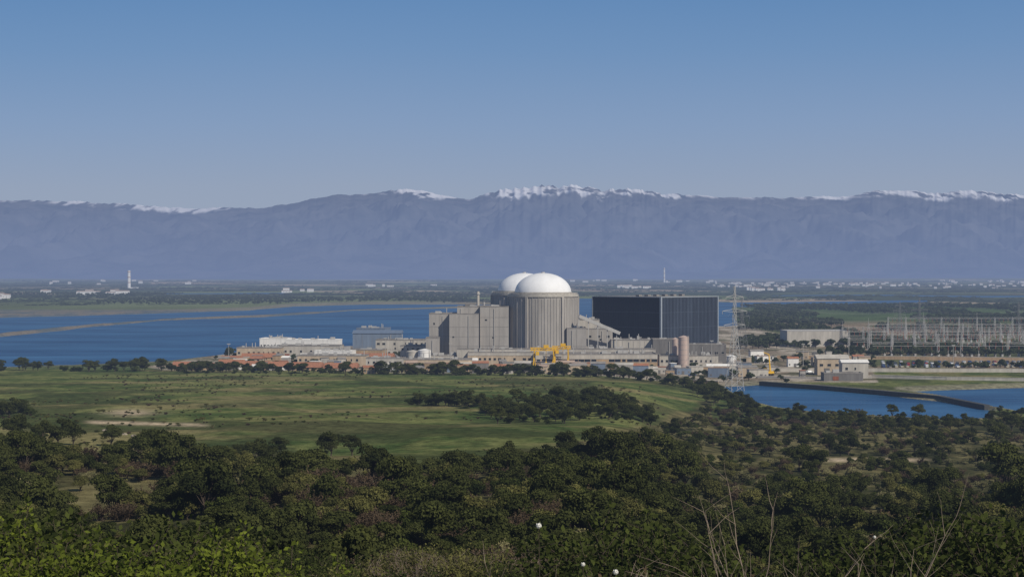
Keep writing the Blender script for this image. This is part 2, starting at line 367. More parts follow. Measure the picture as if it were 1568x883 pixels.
# ------------------------------------------------------------ vegetation meshes
def quads_from(P,Nn,size,rs,elong=1.5):
    n=len(P); up=rs.normal(size=(n,3)); a=np.cross(Nn,up); a/=np.linalg.norm(a,axis=1)[:,None]+1e-9; b=np.cross(Nn,a)
    s=(size*(.6+.8*rs.random(n)))[:,None]; a=a*s*.5*elong; b=b*s*.5
    V=np.stack([P-a,P-b,P+a,P+b],1).reshape(-1,3)
    return V,np.arange(4*n).reshape(-1,4)
def geo_arrays(g):
    V=np.array(g.v); Fq=np.array([f for f in g.f if len(f)==4]); return V,Fq
def combine(name,parts,mats):
    Vs=[];Fs=[];mi=[];sh=[];b=0
    for V,Fq,mid,s in parts:
        Vs.append(V);Fs.append(Fq+b);mi.append(np.full(len(Fq),mid));sh.append(s if s is not None else np.zeros(len(Fq)));b+=len(V)
    return mesh_np(name,np.concatenate(Vs),np.concatenate(Fs),mats,np.concatenate(mi),attrs={'shade':('FLOAT','FACE',np.concatenate(sh))})
def tree_mesh(name,seed,h,r,nl,n,size,leaf,flat=.75,trunk=True,lobe=.42):
    rs=np.random.default_rng(seed); parts=[]; g=Geo()
    base=h*(.28 if trunk else .12)
    cz=base+(h-base)*.5; rz=(h-base)*.5
    L=[]
    for i in range(nl):
        d=rs.normal(size=3); d/=np.linalg.norm(d); k=.35+.5*rs.random()
        c=np.array([d[0]*r*k,d[1]*r*k,cz+d[2]*rz*k]); lr=r*lobe*(.6+.7*rs.random()); L.append((c,lr,rs.random()))
        g.bar((0,0,base*.7),tuple(c),.10*r*.3,.02)
    if trunk:
        pts=[(0,0,-.4)]; 
        for j in range(3): pts.append((pts[-1][0]+rs.normal()*.12,pts[-1][1]+rs.normal()*.12,base*(j+1)/3))
        w=[.12*r,.09*r,.075*r,.06*r]
        for j in range(3): g.bar(pts[j],pts[j+1],w[j],w[j+1])
    V,Fq=geo_arrays(g); parts.append((V,Fq,0,None))
    wts=np.array([l[1]**2 for l in L]); idx=rs.choice(nl,n,p=wts/wts.sum())
    c=np.array([l[0] for l in L])[idx]; lr=np.array([l[1] for l in L])[idx]; ls=np.array([l[2] for l in L])[idx]
    d=rs.normal(size=(n,3)); d/=np.linalg.norm(d,axis=1)[:,None]
    d[:,2]=np.where(d[:,2]<-.3,-d[:,2]*.6,d[:,2])
    bump=.68+.5*fbm(d[:,0]*3+c[:,0]*3+20,d[:,1]*3+d[:,2]*2.5+20,3,seed)
    rad=lr*(bump*(.68+.4*rs.random(n)**.6)); sp=rs.random(n)<.08; rad=np.where(sp,rad*1.3,rad)
    P=c+d*rad[:,None]*np.array([1,1,flat]); P[:,2]=np.maximum(P[:,2],.05)
    Nn=d+rs.normal(size=(n,3))*.6; Nn/=np.linalg.norm(Nn,axis=1)[:,None]
    V,Fq=quads_from(P,Nn,size,rs)
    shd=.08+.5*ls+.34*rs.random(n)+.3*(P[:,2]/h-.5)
    parts.append((V,Fq,1,shd))
    return combine(name,parts,[M['bark'],M[leaf]])
def shrub_mesh(name,seed,h,spread,stems,lps,size,leaf,bare=False,tw='bark'):
    rs=np.random.default_rng(seed); g=Geo(); P=[];D=[];S=[]
    for i in range(stems):
        az=rs.random()*2*math.pi; rr=math.sqrt(rs.random()); le=h*(.65+.45*rs.random())*(1-.25*rr)
        dirv=np.array([math.cos(az)*rr*spread/h,math.sin(az)*rr*spread/h,1.]); base=np.array([math.cos(az),math.sin(az),0])*rr*.35*spread
        bend=rs.normal(size=3)*.12; bend[2]=-.05
        K5=[base+dirv*le*t+bend*le*t*t for t in (0,.25,.5,.75,1.)]
        w=.035*(h/3)
        for a in range(4): g.bar(tuple(K5[a]),tuple(K5[a+1]),w*(1-a*.22),w*(1-(a+1)*.22))
        sv=rs.random(); nb=7
        for b in range(nb):
            t=.3+.7*rs.random(); p=base+dirv*le*t+bend*le*t*t
            dd=rs.normal(size=3); dd[2]=abs(dd[2])*.8+.2; dd/=np.linalg.norm(dd); bl=.16*h*(.5+rs.random())
            g.bar(tuple(p),tuple(p+dd*bl),w*.35,w*.12)
            if bare and rs.random()<.75: continue
            k=lps//nb; tt=rs.random(k)[:,None]; pp=p+dd*bl*tt*1.05+rs.normal(size=(k,3))*.035*h
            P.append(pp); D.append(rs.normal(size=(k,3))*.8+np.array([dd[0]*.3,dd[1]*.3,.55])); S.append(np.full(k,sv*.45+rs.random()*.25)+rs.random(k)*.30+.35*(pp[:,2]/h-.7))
    V,Fq=geo_arrays(g); parts=[(V,Fq,0,None)]
    if P:
        P=np.concatenate(P);D=np.concatenate(D);S=np.concatenate(S);D/=np.linalg.norm(D,axis=1)[:,None]
        V,Fq=quads_from(P,D,size,rs,1.7); parts.append((V,Fq,1,S))
    return combine(name,parts,[M[tw],M[leaf]])

def collection_of(name,meshes):
    c=bpy.data.collections.new(name)
    for i,me in enumerate(meshes):
        o=bpy.data.objects.new('%s_%02d'%(name,i),me); c.objects.link(o)
    return c
def scatter(name,coll,pts,rot,scl,idx):
    n=len(pts); me=bpy.data.meshes.new(name); me.vertices.add(n); me.vertices.foreach_set('co',np.asarray(pts,dtype=np.float32).ravel())
    a=me.attributes.new('inst_rot','FLOAT_VECTOR','POINT'); R=np.zeros((n,3),dtype=np.float32); R[:,2]=rot; a.data.foreach_set('vector',R.ravel())
    a=me.attributes.new('inst_scale','FLOAT_VECTOR','POINT'); a.data.foreach_set('vector',np.asarray(scl,dtype=np.float32).ravel())
    a=me.attributes.new('inst_id','INT','POINT'); a.data.foreach_set('value',np.asarray(idx,dtype=np.int32))
    me.update(); ob=obj(name,me)
    ng=bpy.data.node_groups.new(name+'_scatter','GeometryNodeTree')
    ng.interface.new_socket('Geometry',in_out='INPUT',socket_type='NodeSocketGeometry'); ng.interface.new_socket('Geometry',in_out='OUTPUT',socket_type='NodeSocketGeometry')
    gi=ng.nodes.new('NodeGroupInput'); go=ng.nodes.new('NodeGroupOutput'); ip=ng.nodes.new('GeometryNodeInstanceOnPoints'); ci=ng.nodes.new('GeometryNodeCollectionInfo')
    ci.inputs['Collection'].default_value=coll; ci.inputs['Separate Children'].default_value=True; ci.inputs['Reset Children'].default_value=True
    def na(nm,dt):
        q=ng.nodes.new('GeometryNodeInputNamedAttribute'); q.data_type=dt; q.inputs['Name'].default_value=nm
        return [o for o in q.outputs if o.enabled and o.name=='Attribute'][0]
    ng.links.new(gi.outputs[0],ip.inputs['Points']); ng.links.new(ci.outputs[0],ip.inputs['Instance']); ip.inputs['Pick Instance'].default_value=True
    ng.links.new(na('inst_id','INT'),ip.inputs['Instance Index']); ng.links.new(na('inst_rot','FLOAT_VECTOR'),ip.inputs['Rotation']); ng.links.new(na('inst_scale','FLOAT_VECTOR'),ip.inputs['Scale'])
    ng.links.new(ip.outputs[0],go.inputs[0])
    md=ob.modifiers.new('scatter','NODES'); md.node_group=ng
    return ob

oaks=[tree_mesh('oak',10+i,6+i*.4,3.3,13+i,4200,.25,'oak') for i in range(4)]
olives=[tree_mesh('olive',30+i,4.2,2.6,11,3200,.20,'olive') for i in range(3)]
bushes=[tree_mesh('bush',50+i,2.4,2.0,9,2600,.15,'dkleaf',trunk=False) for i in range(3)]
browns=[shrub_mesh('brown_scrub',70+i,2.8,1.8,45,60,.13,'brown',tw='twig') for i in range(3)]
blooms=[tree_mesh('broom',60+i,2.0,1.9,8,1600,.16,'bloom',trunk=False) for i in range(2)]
COL=collection_of('woodland_plants',oaks+olives+bushes+browns+blooms)  # 0-3 oak,4-6 olive,7-9 bush,10-12 brown,13-14 bloom
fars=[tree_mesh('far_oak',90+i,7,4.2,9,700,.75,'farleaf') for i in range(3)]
COLF=collection_of('treeline_plants',fars)
lines=[]
for s in range(4):
    rs=np.random.default_rng(200+s); n=1500; x=rs.uniform(-60,60,n); hh=9*np.clip(fbm(x/9.+50,x*0+s*9.1,3,s)*2-.45,0.05,1)
    y=rs.normal(size=n)*3.5; z=hh*np.sqrt(rs.random(n)); Nn=rs.normal(size=(n,3))+np.array([0,-.3,.5]); Nn/=np.linalg.norm(Nn,axis=1)[:,None]
    V,Fq=quads_from(np.stack([x,y,z],1),Nn,2.0,rs,1.2); lines.append(mesh_np('hedge_row',V,Fq,[M['farleaf']],attrs={'shade':('FLOAT','FACE',.2+.6*rs.random(n))}))
COLL=collection_of('hedge_rows',lines)

def jgrid(x0,x1,y0,y1,sp,rs):
    gx,gy=np.meshgrid(np.arange(x0,x1,sp),np.arange(y0,y1,sp)); gx=gx.ravel()+rs.uniform(-.5,.5,gx.size)*sp; gy=gy.ravel()+rs.uniform(-.5,.5,gy.size)*sp
    return gx,gy
rs=np.random.default_rng(5)
ga=jgrid(-330,330,215,690,3.9,rs); gb=jgrid(-130,130,88,215,2.9,rs)
gx=np.concatenate([ga[0],gb[0]]); gy=np.concatenate([ga[1],gb[1]])
kp=np.abs(gx)<.40*(gy+60); gx,gy=gx[kp],gy[kp]
gz=terrain_z(gx,gy); u=UC+F*gx/gy; vt=HZ+F*(H-gz)/gy
me_=np.interp(u,[-900,0,150,300,420,560,640,740,860,1000,1060,1100,3000],[708,698,706,702,708,728,736,716,694,664,636,606,564])
dens=fbm(gx/14,gy/20,3,88)
inside=(vt-me_+(dens-.5)*34>4)&(lake_sd(gx,gy)<-3.5)&(dens>.41)
tr=np.exp(-((vt-704)/6.)**2)*(u>1240)*(u<1440)
inside&=(tr<.4)
openr=sstep(980,1100,u)*sstep(230,330,gy); inside&=~((rs.random(len(gx))<.45*openr))
gx,gy,gz,u,dens,openr,vt,me_=[q_[inside] for q_ in (gx,gy,gz,u,dens,openr,vt,me_)]
kind=fbm(gx/18,gy/28,3,99)+rs.normal(size=len(gx))*.14
brownzone=np.exp(-((u-650)/130)**2)*.09+sstep(1150,1300,u)*.04*(gy<200)
r_=rs.random(len(gx)); idx=np.where(kind+brownzone>.64,10+(r_*3).astype(int),np.where(kind>.50,4+(r_*3).astype(int),np.where(kind>.38,(r_*4).astype(int),7+(r_*3).astype(int))))
idx=np.where((rs.random(len(gx))<.06+.20*openr),13+(r_*2).astype(int),idx)
near_=sstep(230,110,gy)
s=.48+.62*rs.random(len(gx))**1.6; s=s*(1-.38*near_); s=np.where((idx>=7),s*1.3,s); s=s*(1-.25*openr)
s=s*np.where(vt-me_<14,.75,1)
scatter('woodland',COL,np.stack([gx,gy,gz-.15],1),rs.random(len(gx))*6.28,np.stack([s,s,s*(.7+.5*rs.random(len(gx)))],1),idx)
print('woodland',len(gx))

P=[];
def line(pts,sp,wid,smin,smax,rs):
    for (u0,y0),(u1,y1) in zip(pts[:-1],pts[1:]):
        x0,x1=wx(u0,y0),wx(u1,y1); L=math.hypot(x1-x0,y1-y0); n=max(1,int(L/sp))
        for i in range(n):
            t=(i+rs.random())/n; P.append((x0+(x1-x0)*t+rs.normal()*wid*.4,y0+(y1-y0)*t+rs.normal()*wid,rs.uniform(smin,smax)))
line([(-200,950),(60,960),(75,960)],3.0,6,.7,1.35,rs); line([(95,945),(240,950)],2.6,6,.7,1.4,rs)
line([(262,935),(420,925),(600,905),(760,885),(900,865),(1010,835),(1085,800)],2.1,4.5,.45,1.05,rs)
line([(262,915),(420,905),(560,890),(720,872)],5,5,.3,.6,rs)
line([(560,900),(760,880),(1000,830)],5,4,.7,1.3,rs)
line([(1085,800),(1110,720),(1190,640),(1330,600),(1480,585),(1700,560)],3.2,9,.5,1.0,rs)
line([(625,575),(735,545)],1.5,3,.5,.85,rs); line([(745,520),(850,560),(960,590)],1.5,8,.5,.95,rs); line([(770,500),(900,520),(1000,560)],1.6,10,.5,.95,rs)
line([(760,470),(880,490),(1000,520)],2.5,10,.5,.9,rs)
line([(-10,520),(25,500)],2,12,.6,1.0,rs)
line([(-100,380),(30,385),(70,375)],3.0,8,.6,.9,rs)
line([(330,330),(420,335),(540,325)],3.2,6,.5,.8,rs)
P=np.array(P); z=terrain_z(P[:,0],P[:,1]); ok=lake_sd(P[:,0],P[:,1])<-1.2; P=P[ok]; z=z[ok]
ix=np.where(rs.random(len(P))<.65,(rs.random(len(P))*4).astype(int),7+(rs.random(len(P))*3).astype(int))
sc=P[:,2]*np.where(ix>=7,1.3,1)
scatter('hedgerow_trees',COL,np.stack([P[:,0],P[:,1],z-.2],1),rs.random(len(P))*6.28,np.stack([sc,sc,sc*.95],1),ix)
gx=rs.uniform(-330,60,5200); gy=rs.uniform(320,880,5200); cl=fbm(gx/35,gy/50,3,123); k=(cl>.52)&(np.abs(gx)<.45*gy); gx,gy=gx[k],gy[k]
sc=rs.uniform(.05,.34,len(gx))**1.15; scatter('meadow_scrub',COL,np.stack([gx,gy,terrain_z(gx,gy)-.05],1),rs.random(len(gx))*6.28,np.stack([sc*1.4,sc*1.4,sc],1),rs.integers(4,15,len(gx)))

# individual field oaks
for i,(u_,y_,s_) in enumerate([(88,352,1.0),(62,362,.8),(112,358,.75),(170,362,.7),(14,500,1.0),(1300,470,.9),(1545,300,1.5),(1225,380,.9)]):
    x=wx(u_,y_); o=obj('holm_oak_tree',oaks[i%4],(x,y_,tz1(x,y_)-.15),i*1.3); o.scale=(s_,s_,s_)

P=[]
gx,gy=jgrid(250,1100,1750,2850,11,rs); u=UC+F*gx/gy; dn=fbm(gx/90,gy/220,3,140)
k=(u>1120)&(u<1800)&(dn>.45)&(lake_sd(gx,gy)<-1.5); a=[np.stack([gx[k],gy[k]],1)]
gx,gy=jgrid(150,520,1130,1750,9,rs); u=UC+F*gx/gy; dn=fbm(gx/50,gy/120,3,141); k=(u>1130)&(u<1800)&(dn>.56); a.append(np.stack([gx[k],gy[k]],1))
gx,gy=jgrid(-1800,-100,3000,4600,26,rs); dn=fbm(gx/250,gy/500,3,142); k=(dn>.58)&(lake_sd(gx,gy)<-1.0); a.append(np.stack([gx[k],gy[k]],1))
for (u0,u1,y0,y1,n) in [(1000,1240,860,1010,34),(1340,1600,985,1010,34),(330,700,965,1110,70),(1120,1340,1000,1100,26),(240,400,945,990,34),(620,1000,930,965,22)]:
    yy=rs.uniform(y0,y1,n); a.append(np.stack([(rs.uniform(u0,u1,n)-UC)/F*yy,yy],1))
a=np.concatenate(a); z=terrain_z(a[:,0],a[:,1]); k=lake_sd(a[:,0],a[:,1])<-1.2; a=a[k]; z=z[k]; sc=rs.uniform(.5,1.1,len(a)); sc=np.where(a[:,1]<1100,sc*.7,sc)
scatter('lowland_trees',COLF,np.stack([a[:,0],a[:,1],z-.2],1),rs.random(len(a))*6.28,np.stack([sc,sc,sc],1),rs.integers(0,3,len(a)))
iy=rs.uniform(1/14000.,1/2900.,1050); gy=1/iy; gx=rs.uniform(-.42,.42,1050)*gy; sd_=lake_sd(gx,gy); k=(sd_<-1.0)&~((gy<3300)&(gx<0)&(fbm(gx/200,gy/400,2,5)<.55))
gx,gy=gx[k],gy[k]; sc=rs.uniform(.5,1.2,len(gx))*np.clip(gy/5000,.6,1.5)
scatter('distant_trees',COLL,np.stack([gx,gy,terrain_z(gx,gy)-.5],1),rs.normal(size=len(gx))*.25+.1,np.stack([sc*1.3,sc,sc*.52],1),rs.integers(0,4,len(gx)))

# near shrubs around the viewpoint
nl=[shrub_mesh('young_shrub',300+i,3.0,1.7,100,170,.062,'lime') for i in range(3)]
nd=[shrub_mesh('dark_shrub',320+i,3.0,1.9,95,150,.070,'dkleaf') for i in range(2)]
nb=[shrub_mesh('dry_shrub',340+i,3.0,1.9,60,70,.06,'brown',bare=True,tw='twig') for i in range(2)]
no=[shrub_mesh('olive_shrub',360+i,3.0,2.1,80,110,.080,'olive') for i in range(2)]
COLN=collection_of('near_shrubs',nl+nd+nb+no)   # 0,1,2 young 3,4 dark 5,6 dry 7,8 olive
P=[]
def near(u0,u1,y0,y1,n,ids,h0,h1):
    for i in range(n):
        y=rs.uniform(y0,y1); x=wx(rs.uniform(u0,u1),y); P.append((x,y,rs.uniform(h0,h1),rs.choice(ids)))
near(-150,380,26,33,18,[0,1,2,3,4,7],.8,1.15)
near(-100,240,21,24,7,[0,1,2,3],.55,.80); near(60,430,22,27,12,[0,1,2,2,3],.58,.90); near(400,560,20,25,7,[0,1,3,3],.36,.60)
near(560,900,22,32,14,[3,4,5,4],.5,.75); near(880,1750,22,34,30,[3,4,7,5,6],.55,.9)
near(-400,2000,34,58,130,[3,4,7,3,4,5,8,2],.5,.95)
near(930,1120,36,48,7,[3,4],1.1,1.35)
near(1380,1700,40,60,12,[3,4,4],1.3,1.8)
gx,gy=jgrid(-60,60,56,92,2.1,rs); dn=fbm(gx/9,gy/12,3,188); kd=fbm(gx/14,gy/18,3,199)+rs.normal(size=len(gx))*.12
for x,y,q_,k_ in zip(gx,gy,dn,kd):
    if abs(x)>.40*(y+30) or q_<.36: continue
    P.append((x,y,rs.uniform(.5,1.1),(rs.choice([5,6]) if k_>.64 else rs.choice([7,8]) if k_>.51 else rs.choice([3,4]))))
P=np.array(P); z=terrain_z(P[:,0],P[:,1])
scatter('viewpoint_shrubs',COLN,np.stack([P[:,0],P[:,1],z-.1],1),rs.random(len(P))*6.28,np.stack([P[:,2]]*3,1),P[:,3].astype(int))
for (u0,y0,h,le) in [(1240,24,2.6,1.),(720,23,1.6,.4),(1390,21,1.8,1.3),(1190,23,2.2,.2),(610,23,1.4,.2),(1300,20,1.5,1.2)]:
    g=Geo(); r2=random.Random(int(u0))
    def br(p,d,l,w,dep):
        q=p
        for k in range(4):
            d2=(d+Vector((r2.gauss(0,.1),r2.gauss(0,.1),r2.gauss(0,.08)))).normalized(); n=q+d2*l/4; g.bar(q,n,w*(1-k*.18),w*(1-(k+1)*.18)); q=n; d=d2
            if dep>0: br(q,(d+Vector((r2.gauss(0,.6),r2.gauss(0,.6),r2.gauss(.1,.35)))).normalized(),l*.5,w*.5,dep-1)
    for k in range(4): br(Vector((r2.gauss(0,.2),r2.gauss(0,.2),-.1)),Vector((le*r2.uniform(.3,1)*(1 if k%3 else -.5),r2.gauss(0,.2),1)).normalized(),h,.028,2)
    x=wx(u0,y0); e=empty('dead_shrub',(x,y0,tz1(x,y0))); obj('branches',g.mesh('branches',M['twig']),parent=e)
# white blossoms on slender stems among the shrubs
for (u0,v0,y0,s0) in [(825,806,21,.055),(893,865,20.5,.04),(943,877,20,.05),(1340,823,21,.03)]:
    x=wx(u0,y0); zg=tz1(x,y0); zt=wz(v0,y0); g=Geo(); st=Geo().bar((0,0,-.1),(.03,0,(zt-zg)*.5),.010,.008).bar((.03,0,(zt-zg)*.5),(0,0,zt-zg),.008,.005)
    for k in range(14):
        a=k*2.4; e_=-.3+.11*k; c_=Vector((math.cos(a)*math.cos(e_),math.sin(a)*math.cos(e_),math.sin(e_)))*s0*.5+Vector((0,0,zt-zg))
        t_=Vector((-math.sin(a),math.cos(a),0))*s0*.5; n_=Vector((math.cos(a)*.4,math.sin(a)*.4,.9))*s0*.5
        g.add([c_-n_*.9,c_-t_,c_+n_,c_+t_,c_+Vector((math.cos(a)*.2,math.sin(a)*.2,.15))*s0],[(0,1,4),(1,2,4),(2,3,4),(3,0,4)])
    assemble('white_flower',(x,y0,zg),0,[('stem',st,'bark'),('petals',g,'petal')])

def rock(u_,y_,s_):
    bm=bmesh.new(); bmesh.ops.create_icosphere(bm,subdivisions=3,radius=1)
    for v in bm.verts:
        n_=float(fbm(np.array([v.co.x*1.5+u_]),np.array([v.co.y*1.5+v.co.z+9]),3,int(u_))[0]); v.co*= .6+.8*n_; v.co.z*=.6
    me=bpy.data.meshes.new('pale_rock'); bm.to_mesh(me); bm.free(); me.materials.append(M['rock'])
    x=wx(u_,y_); o=obj('pale_rock',me,(x,y_,tz1(x,y_)-.05*s_)); o.scale=(s_,s_,s_)
for a_ in [(240,392,.8),(252,388,.6),(205,400,.9),(190,404,.7),(160,420,.8),(275,395,.5),(120,300,.7)]: rock(*a_)

# ------------------------------------------------------------ power station
GZ=2.0
def reactor(u,y):
    R=22.2; zt=44.6; x=wx(u,y)
    wall=Geo().cyl(0,0,-2,R,zt+1,96); ribs=Geo(); rings=Geo(); dark=Geo()
    for i in range(36):
        a=2*math.pi*i/36+.03; g=.3 if i%6 else 1.0
        w=.35 if i%6 else 1.6
        c,s=math.cos(a),math.sin(a); t=(-s,c)
        p=[(c*(R-.2)+t[0]*w*k,s*(R-.2)+t[1]*w*k) for k in(-.5,.5)]+[(c*(R+g)+t[0]*w*k,s*(R+g)+t[1]*w*k) for k in(.5,-.5)]
        ribs.add([(q[0],q[1],-1) for q in p]+[(q[0],q[1],zt-1.6) for q in p],[(0,1,5,4),(1,2,6,5),(2,3,7,6),(3,0,4,7),(4,5,6,7)])
        a2=a+math.pi/36; c,s=math.cos(a2),math.sin(a2); dark.bar((c*(R+.02),s*(R+.02),1),(c*(R+.02),s*(R+.02),zt-3),.2)
    rings.cyl(0,0,zt-1.6,R+.6,1.5,96); rings.cyl(0,0,zt-.1,R-.6,.9,96)
    dm=Geo().dome(0,0,zt+.8,18.1,12.7,72,18); ring=Geo().cyl(0,0,zt+.7,18.6,.7,72)
    top=Geo().cyl(0,0,zt+13.4,1.2,.7,16); rail=Geo()
    for i in range(48):
        a=2*math.pi*i/48; b=2*math.pi*(i+1)/48; p=((R)*math.cos(a),(R)*math.sin(a)); q=((R)*math.cos(b),(R)*math.sin(b))
        rail.bar((p[0],p[1],zt+.0),(p[0],p[1],zt+1.2),.08); rail.bar((p[0],p[1],zt+1.15),(q[0],q[1],zt+1.15),.08)
    return assemble('reactor_building',(x,y,GZ),0,[('containment_wall',wall,'conc',1),('buttress_ribs',ribs,'conc'),('panel_joints',dark,'conc_d'),('ring_beam',rings,'conc_l',1),('dome',dm,'dome',1),('dome_skirt',ring,'conc_l',1),('vent',top,'steel',1),('handrail',rail,'steel')])
reactor(831.5,1040); reactor(803,1112)

def block(name,u0,u1,vtop,y,depth,rot=0,wall='conc',roof='roof',rows=0,cols=0,gable=0,parapet=True,door=True,winw=1.4,winh=1.3,joints=True,clutter=3,wallband=None):
    w=(u1-u0)/F*y; h=wz(vtop,y)-GZ; xc=wx((u0+u1)/2,y); r=math.radians(rot)
    b=-1.5
    W=Geo().box(0,depth/2,b,w,depth,h-b); Rf=Geo(); Wi=Geo(); Fr=Geo(); J=Geo(); D=Geo(); Cl=Geo()
    if gable: Rf.gable(0,depth/2,h+.003,w+1,depth+1,gable)
    else:
        if parapet:
            for a in ((0,.2,w+.3,.4),(0,depth-.2,w+.3,.4)): Rf.box(a[0],a[1]-.1,h+.003,a[2],a[3],.6)
            for sx in(-1,1): Rf.box(sx*(w/2-.1),depth/2,h+.003,.4,depth-.9,.6)
        Rf.box(0,depth/2,h+.003,w-1,depth-1.2,.12)
    rr=random.Random(int(u0*7+vtop))
    for c in range(cols):
        for k in range(rows):
            if rr.random()<.12: continue
            ww=winw*rr.choice([1,1,1,.6,1.4]); x=-w/2+(c+.5)*w/cols; z=h*(k+.55)/rows-.2
            Wi.box(x,-.02,z,ww,.1,winh); Fr.box(x,-.06,z-.2,ww+.3,.2,.15)
    sidec=max(1,int(depth/6))
    if rows:
        for c in range(sidec):
            for k in range(rows):
                for sx in(-1,1): Wi.box(sx*(w/2+.02),(c+.5)*depth/sidec,h*(k+.55)/rows-.2,.1,winw,winh)
    if joints and h>12:
        n=int(w/6)
        for c in range(1,n): J.box(-w/2+c*w/n,-.03,.5,.14,.1,h-1)
        for k in range(1,int(h/6)): J.box(0,-.04,k*6.,w-.3,.12,.12)
        for k in range(int(w*h/330)):
            px=rr.uniform(-w/2+2,w/2-2); pz=rr.uniform(h*.35,h-3); Wi.box(px,-.02,pz,rr.uniform(.8,2),.12,rr.uniform(.6,1.4))
        px=rr.uniform(-w/2+1,w/2-1); Cl.bar((px,-.3,2),(px,-.3,h-1),.35)
    if door:
        n=max(1,int(w/18))
        for c in range(n): D.box(-w/2+(c+.3)*w/n,-.06,0,3.2,.16,min(3.6,h*.6))
    if not gable:
        for c in range(clutter):
            cw=rr.uniform(1,4); ch=rr.uniform(.6,2.2); Cl.box(rr.uniform(-w/2+3,w/2-3) if w>8 else 0,rr.uniform(2,max(2.1,depth-3)),h+.12,cw,rr.uniform(1,3),ch)
            if rr.random()<.5: px=rr.uniform(-w/2+1,w/2-1); Cl.cyl(px,depth*.5,h+.1,.25,rr.uniform(1.5,4),8)
    if wallband: Fr.box(0,-.05,h-wallband,w+.05,.3,wallband*.98)
    return assemble(name,(xc,y,GZ),r,[('walls',W,wall),('roof',Rf,roof),('windows',Wi,'glass'),('window_sills',Fr,'conc_l'),('panel_joints',J,'joint'),('doors',D,'rust' if rr.random()<.3 else 'conc_d'),('roof_equipment',Cl,'steel')])
block('fuel_building',657,690,481,1030,26,wall='conc',clutter=2)
block('fuel_building',688,733,481,1022,30,wall='conc',clutter=0)
block('fuel_building',700,736,470,1031,22,wall='conc',clutter=2)
block('fuel_building',735,779,470,1026,28,wall='conc',clutter=2)
block('fuel_building',712,728,466,1040,12,wall='conc_d',clutter=0)
block('fuel_building',652,672,518,1012,14,wall='conc',clutter=0)
assemble('ventilation_stack',(wx(732,1062),1062,GZ),0,[('flue',Geo().cyl(0,0,0,1.1,46,20,.9),'conc_l',1),('collar',Geo().cyl(0,0,44,1.35,1,20),'steel',1)])
assemble('ventilation_stack',(wx(741,1066),1066,GZ),0,[('flue',Geo().cyl(0,0,0,.6,39,16),'steel',1),('collar',Geo().cyl(0,0,38,.8,.6,16),'steel',1)])
block('safeguards_building',868,898,503,1020,24,wall='conc',clutter=3)
block('safeguards_building',884,918,490,1052,20,wall='conc_l',clutter=4)
block('safeguards_building',897,938,504,1034,26,wall='conc',rows=2,cols=3,clutter=4)
block('safeguards_building',936,1004,521,1028,18,wall='conc_l',rows=1,cols=9,clutter=7)
g=Geo(); g.bar((0,0,31),(26,4,20),2.0); g2=Geo()
for i in range(5): g2.bar((i*6,i,0),(i*6,i,30-i*2.5),.5)
assemble('sloping_duct',(wx(880,1040)+2,1022,GZ),0,[('duct',g,'steel'),('supports',g2,'steel')])

def hall():
    L=60.; Hh=42.2; y=1060; x=wx(1012,y)
    W=Geo().box(L/2,L/2,-1,L,L,Hh+1); rib=Geo(); rib2=Geo(); tr=Geo(); ln=Geo(); rf=Geo()
    n=40
    for i in range(n+1):
        p=.4+(L-.8)*i/n
        rib.box(p,-.1,1,.55,.25,Hh-1.3); rib2.box(-.1,p,1,.25,.35,Hh-1.3)  # same ribs, paler colour on right-hand faces, darker on left: sunlit side painted in
        rib2.box(p,L+.1,1,.35,.25,Hh-1.3); rib.box(L+.1,p,1,.25,.55,Hh-1.3)
    for z in (10,22,32):
        ln.box(L/2,-.19,z,L-.8,.12,.22); ln.box(-.19,L/2,z,.12,L-.8,.22)
    tr.box(-.05,-.05,0,1.2,1.2,Hh+.3); tr.box(L,-.05,0,.8,.8,Hh+.3); tr.box(-.05,L,0,.8,.8,Hh+.3)
    tr.box(L/2,-.2,Hh-.25,L-1.6,.55,.5); tr.box(-.2,L/2,Hh-.25,.55,L-1.6,.5)
    rf.box(L/2,L/2,Hh+.003,L-1.5,L-1.5,.2)
    for i in range(6): rf.box(6+i*9,L*.4,Hh+.21,3,3,1.2)
    dr=Geo().box(18,-.25,0,6,.3,8).box(44,-.25,0,5,.3,5)
    return assemble('turbine_hall',(x,y,GZ),math.radians(45),[('cladding',W,'clad'),('sun_side_ribs',rib,'clad_rib'),('shade_side_ribs',rib2,'clad'),('corner_trim',tr,'trim'),('girt_lines',ln,'clad_rib'),('roof',rf,'roof'),('doors',dr,'steel')])
hall()
block('workshop_building',1000,1036,520,1018,14,wall='conc_d',clutter=3)
block('workshop_building',1052,1112,528,1034,14,wall='conc_d',rows=1,cols=6,clutter=4)
block('workshop_building',1010,1100,545,985,12,wall='conc_l',rows=1,cols=12,clutter=7)
def tank(name,u,y,vt,r,m,cone=1.0):
    h=wz(vt,y)-GZ; g=Geo().cyl(0,0,0,r,h,32); c=Geo().cyl(0,0,h+.003,r+.1,cone,32,r*.15); rg=Geo()
    for k in range(1,int(h/3)+1): rg.cyl(0,0,k*3-.1,r+.08,.15,32)
    ld=Geo().bar((r*.7,-r*.75,0),(r*.7,-r*.75,h+1),.15).bar((r*.7+.6,-r*.75+.3,0),(r*.7+.6,-r*.75+.3,h+1),.15)
    assemble(name,(wx(u,y),y,GZ),0,[('shell',g,m,1),('roof',c,m,1),('hoops',rg,'steel',1),('ladder',ld,'steel')])
tank('storage_tank',1047,980,516,3.2,'pink'); tank('storage_tank',1034,990,519,1.9,'pink'); tank('storage_tank',1120,1010,545,3,'white')
tank('storage_tank',650,1000,536,4,'white'); tank('storage_tank',632,1005,538,4,'conc_l')
block('service_building',716,822,540,990,22,wall='beige',rows=1,cols=14,wallband=1.6,clutter=8,rot=-2)
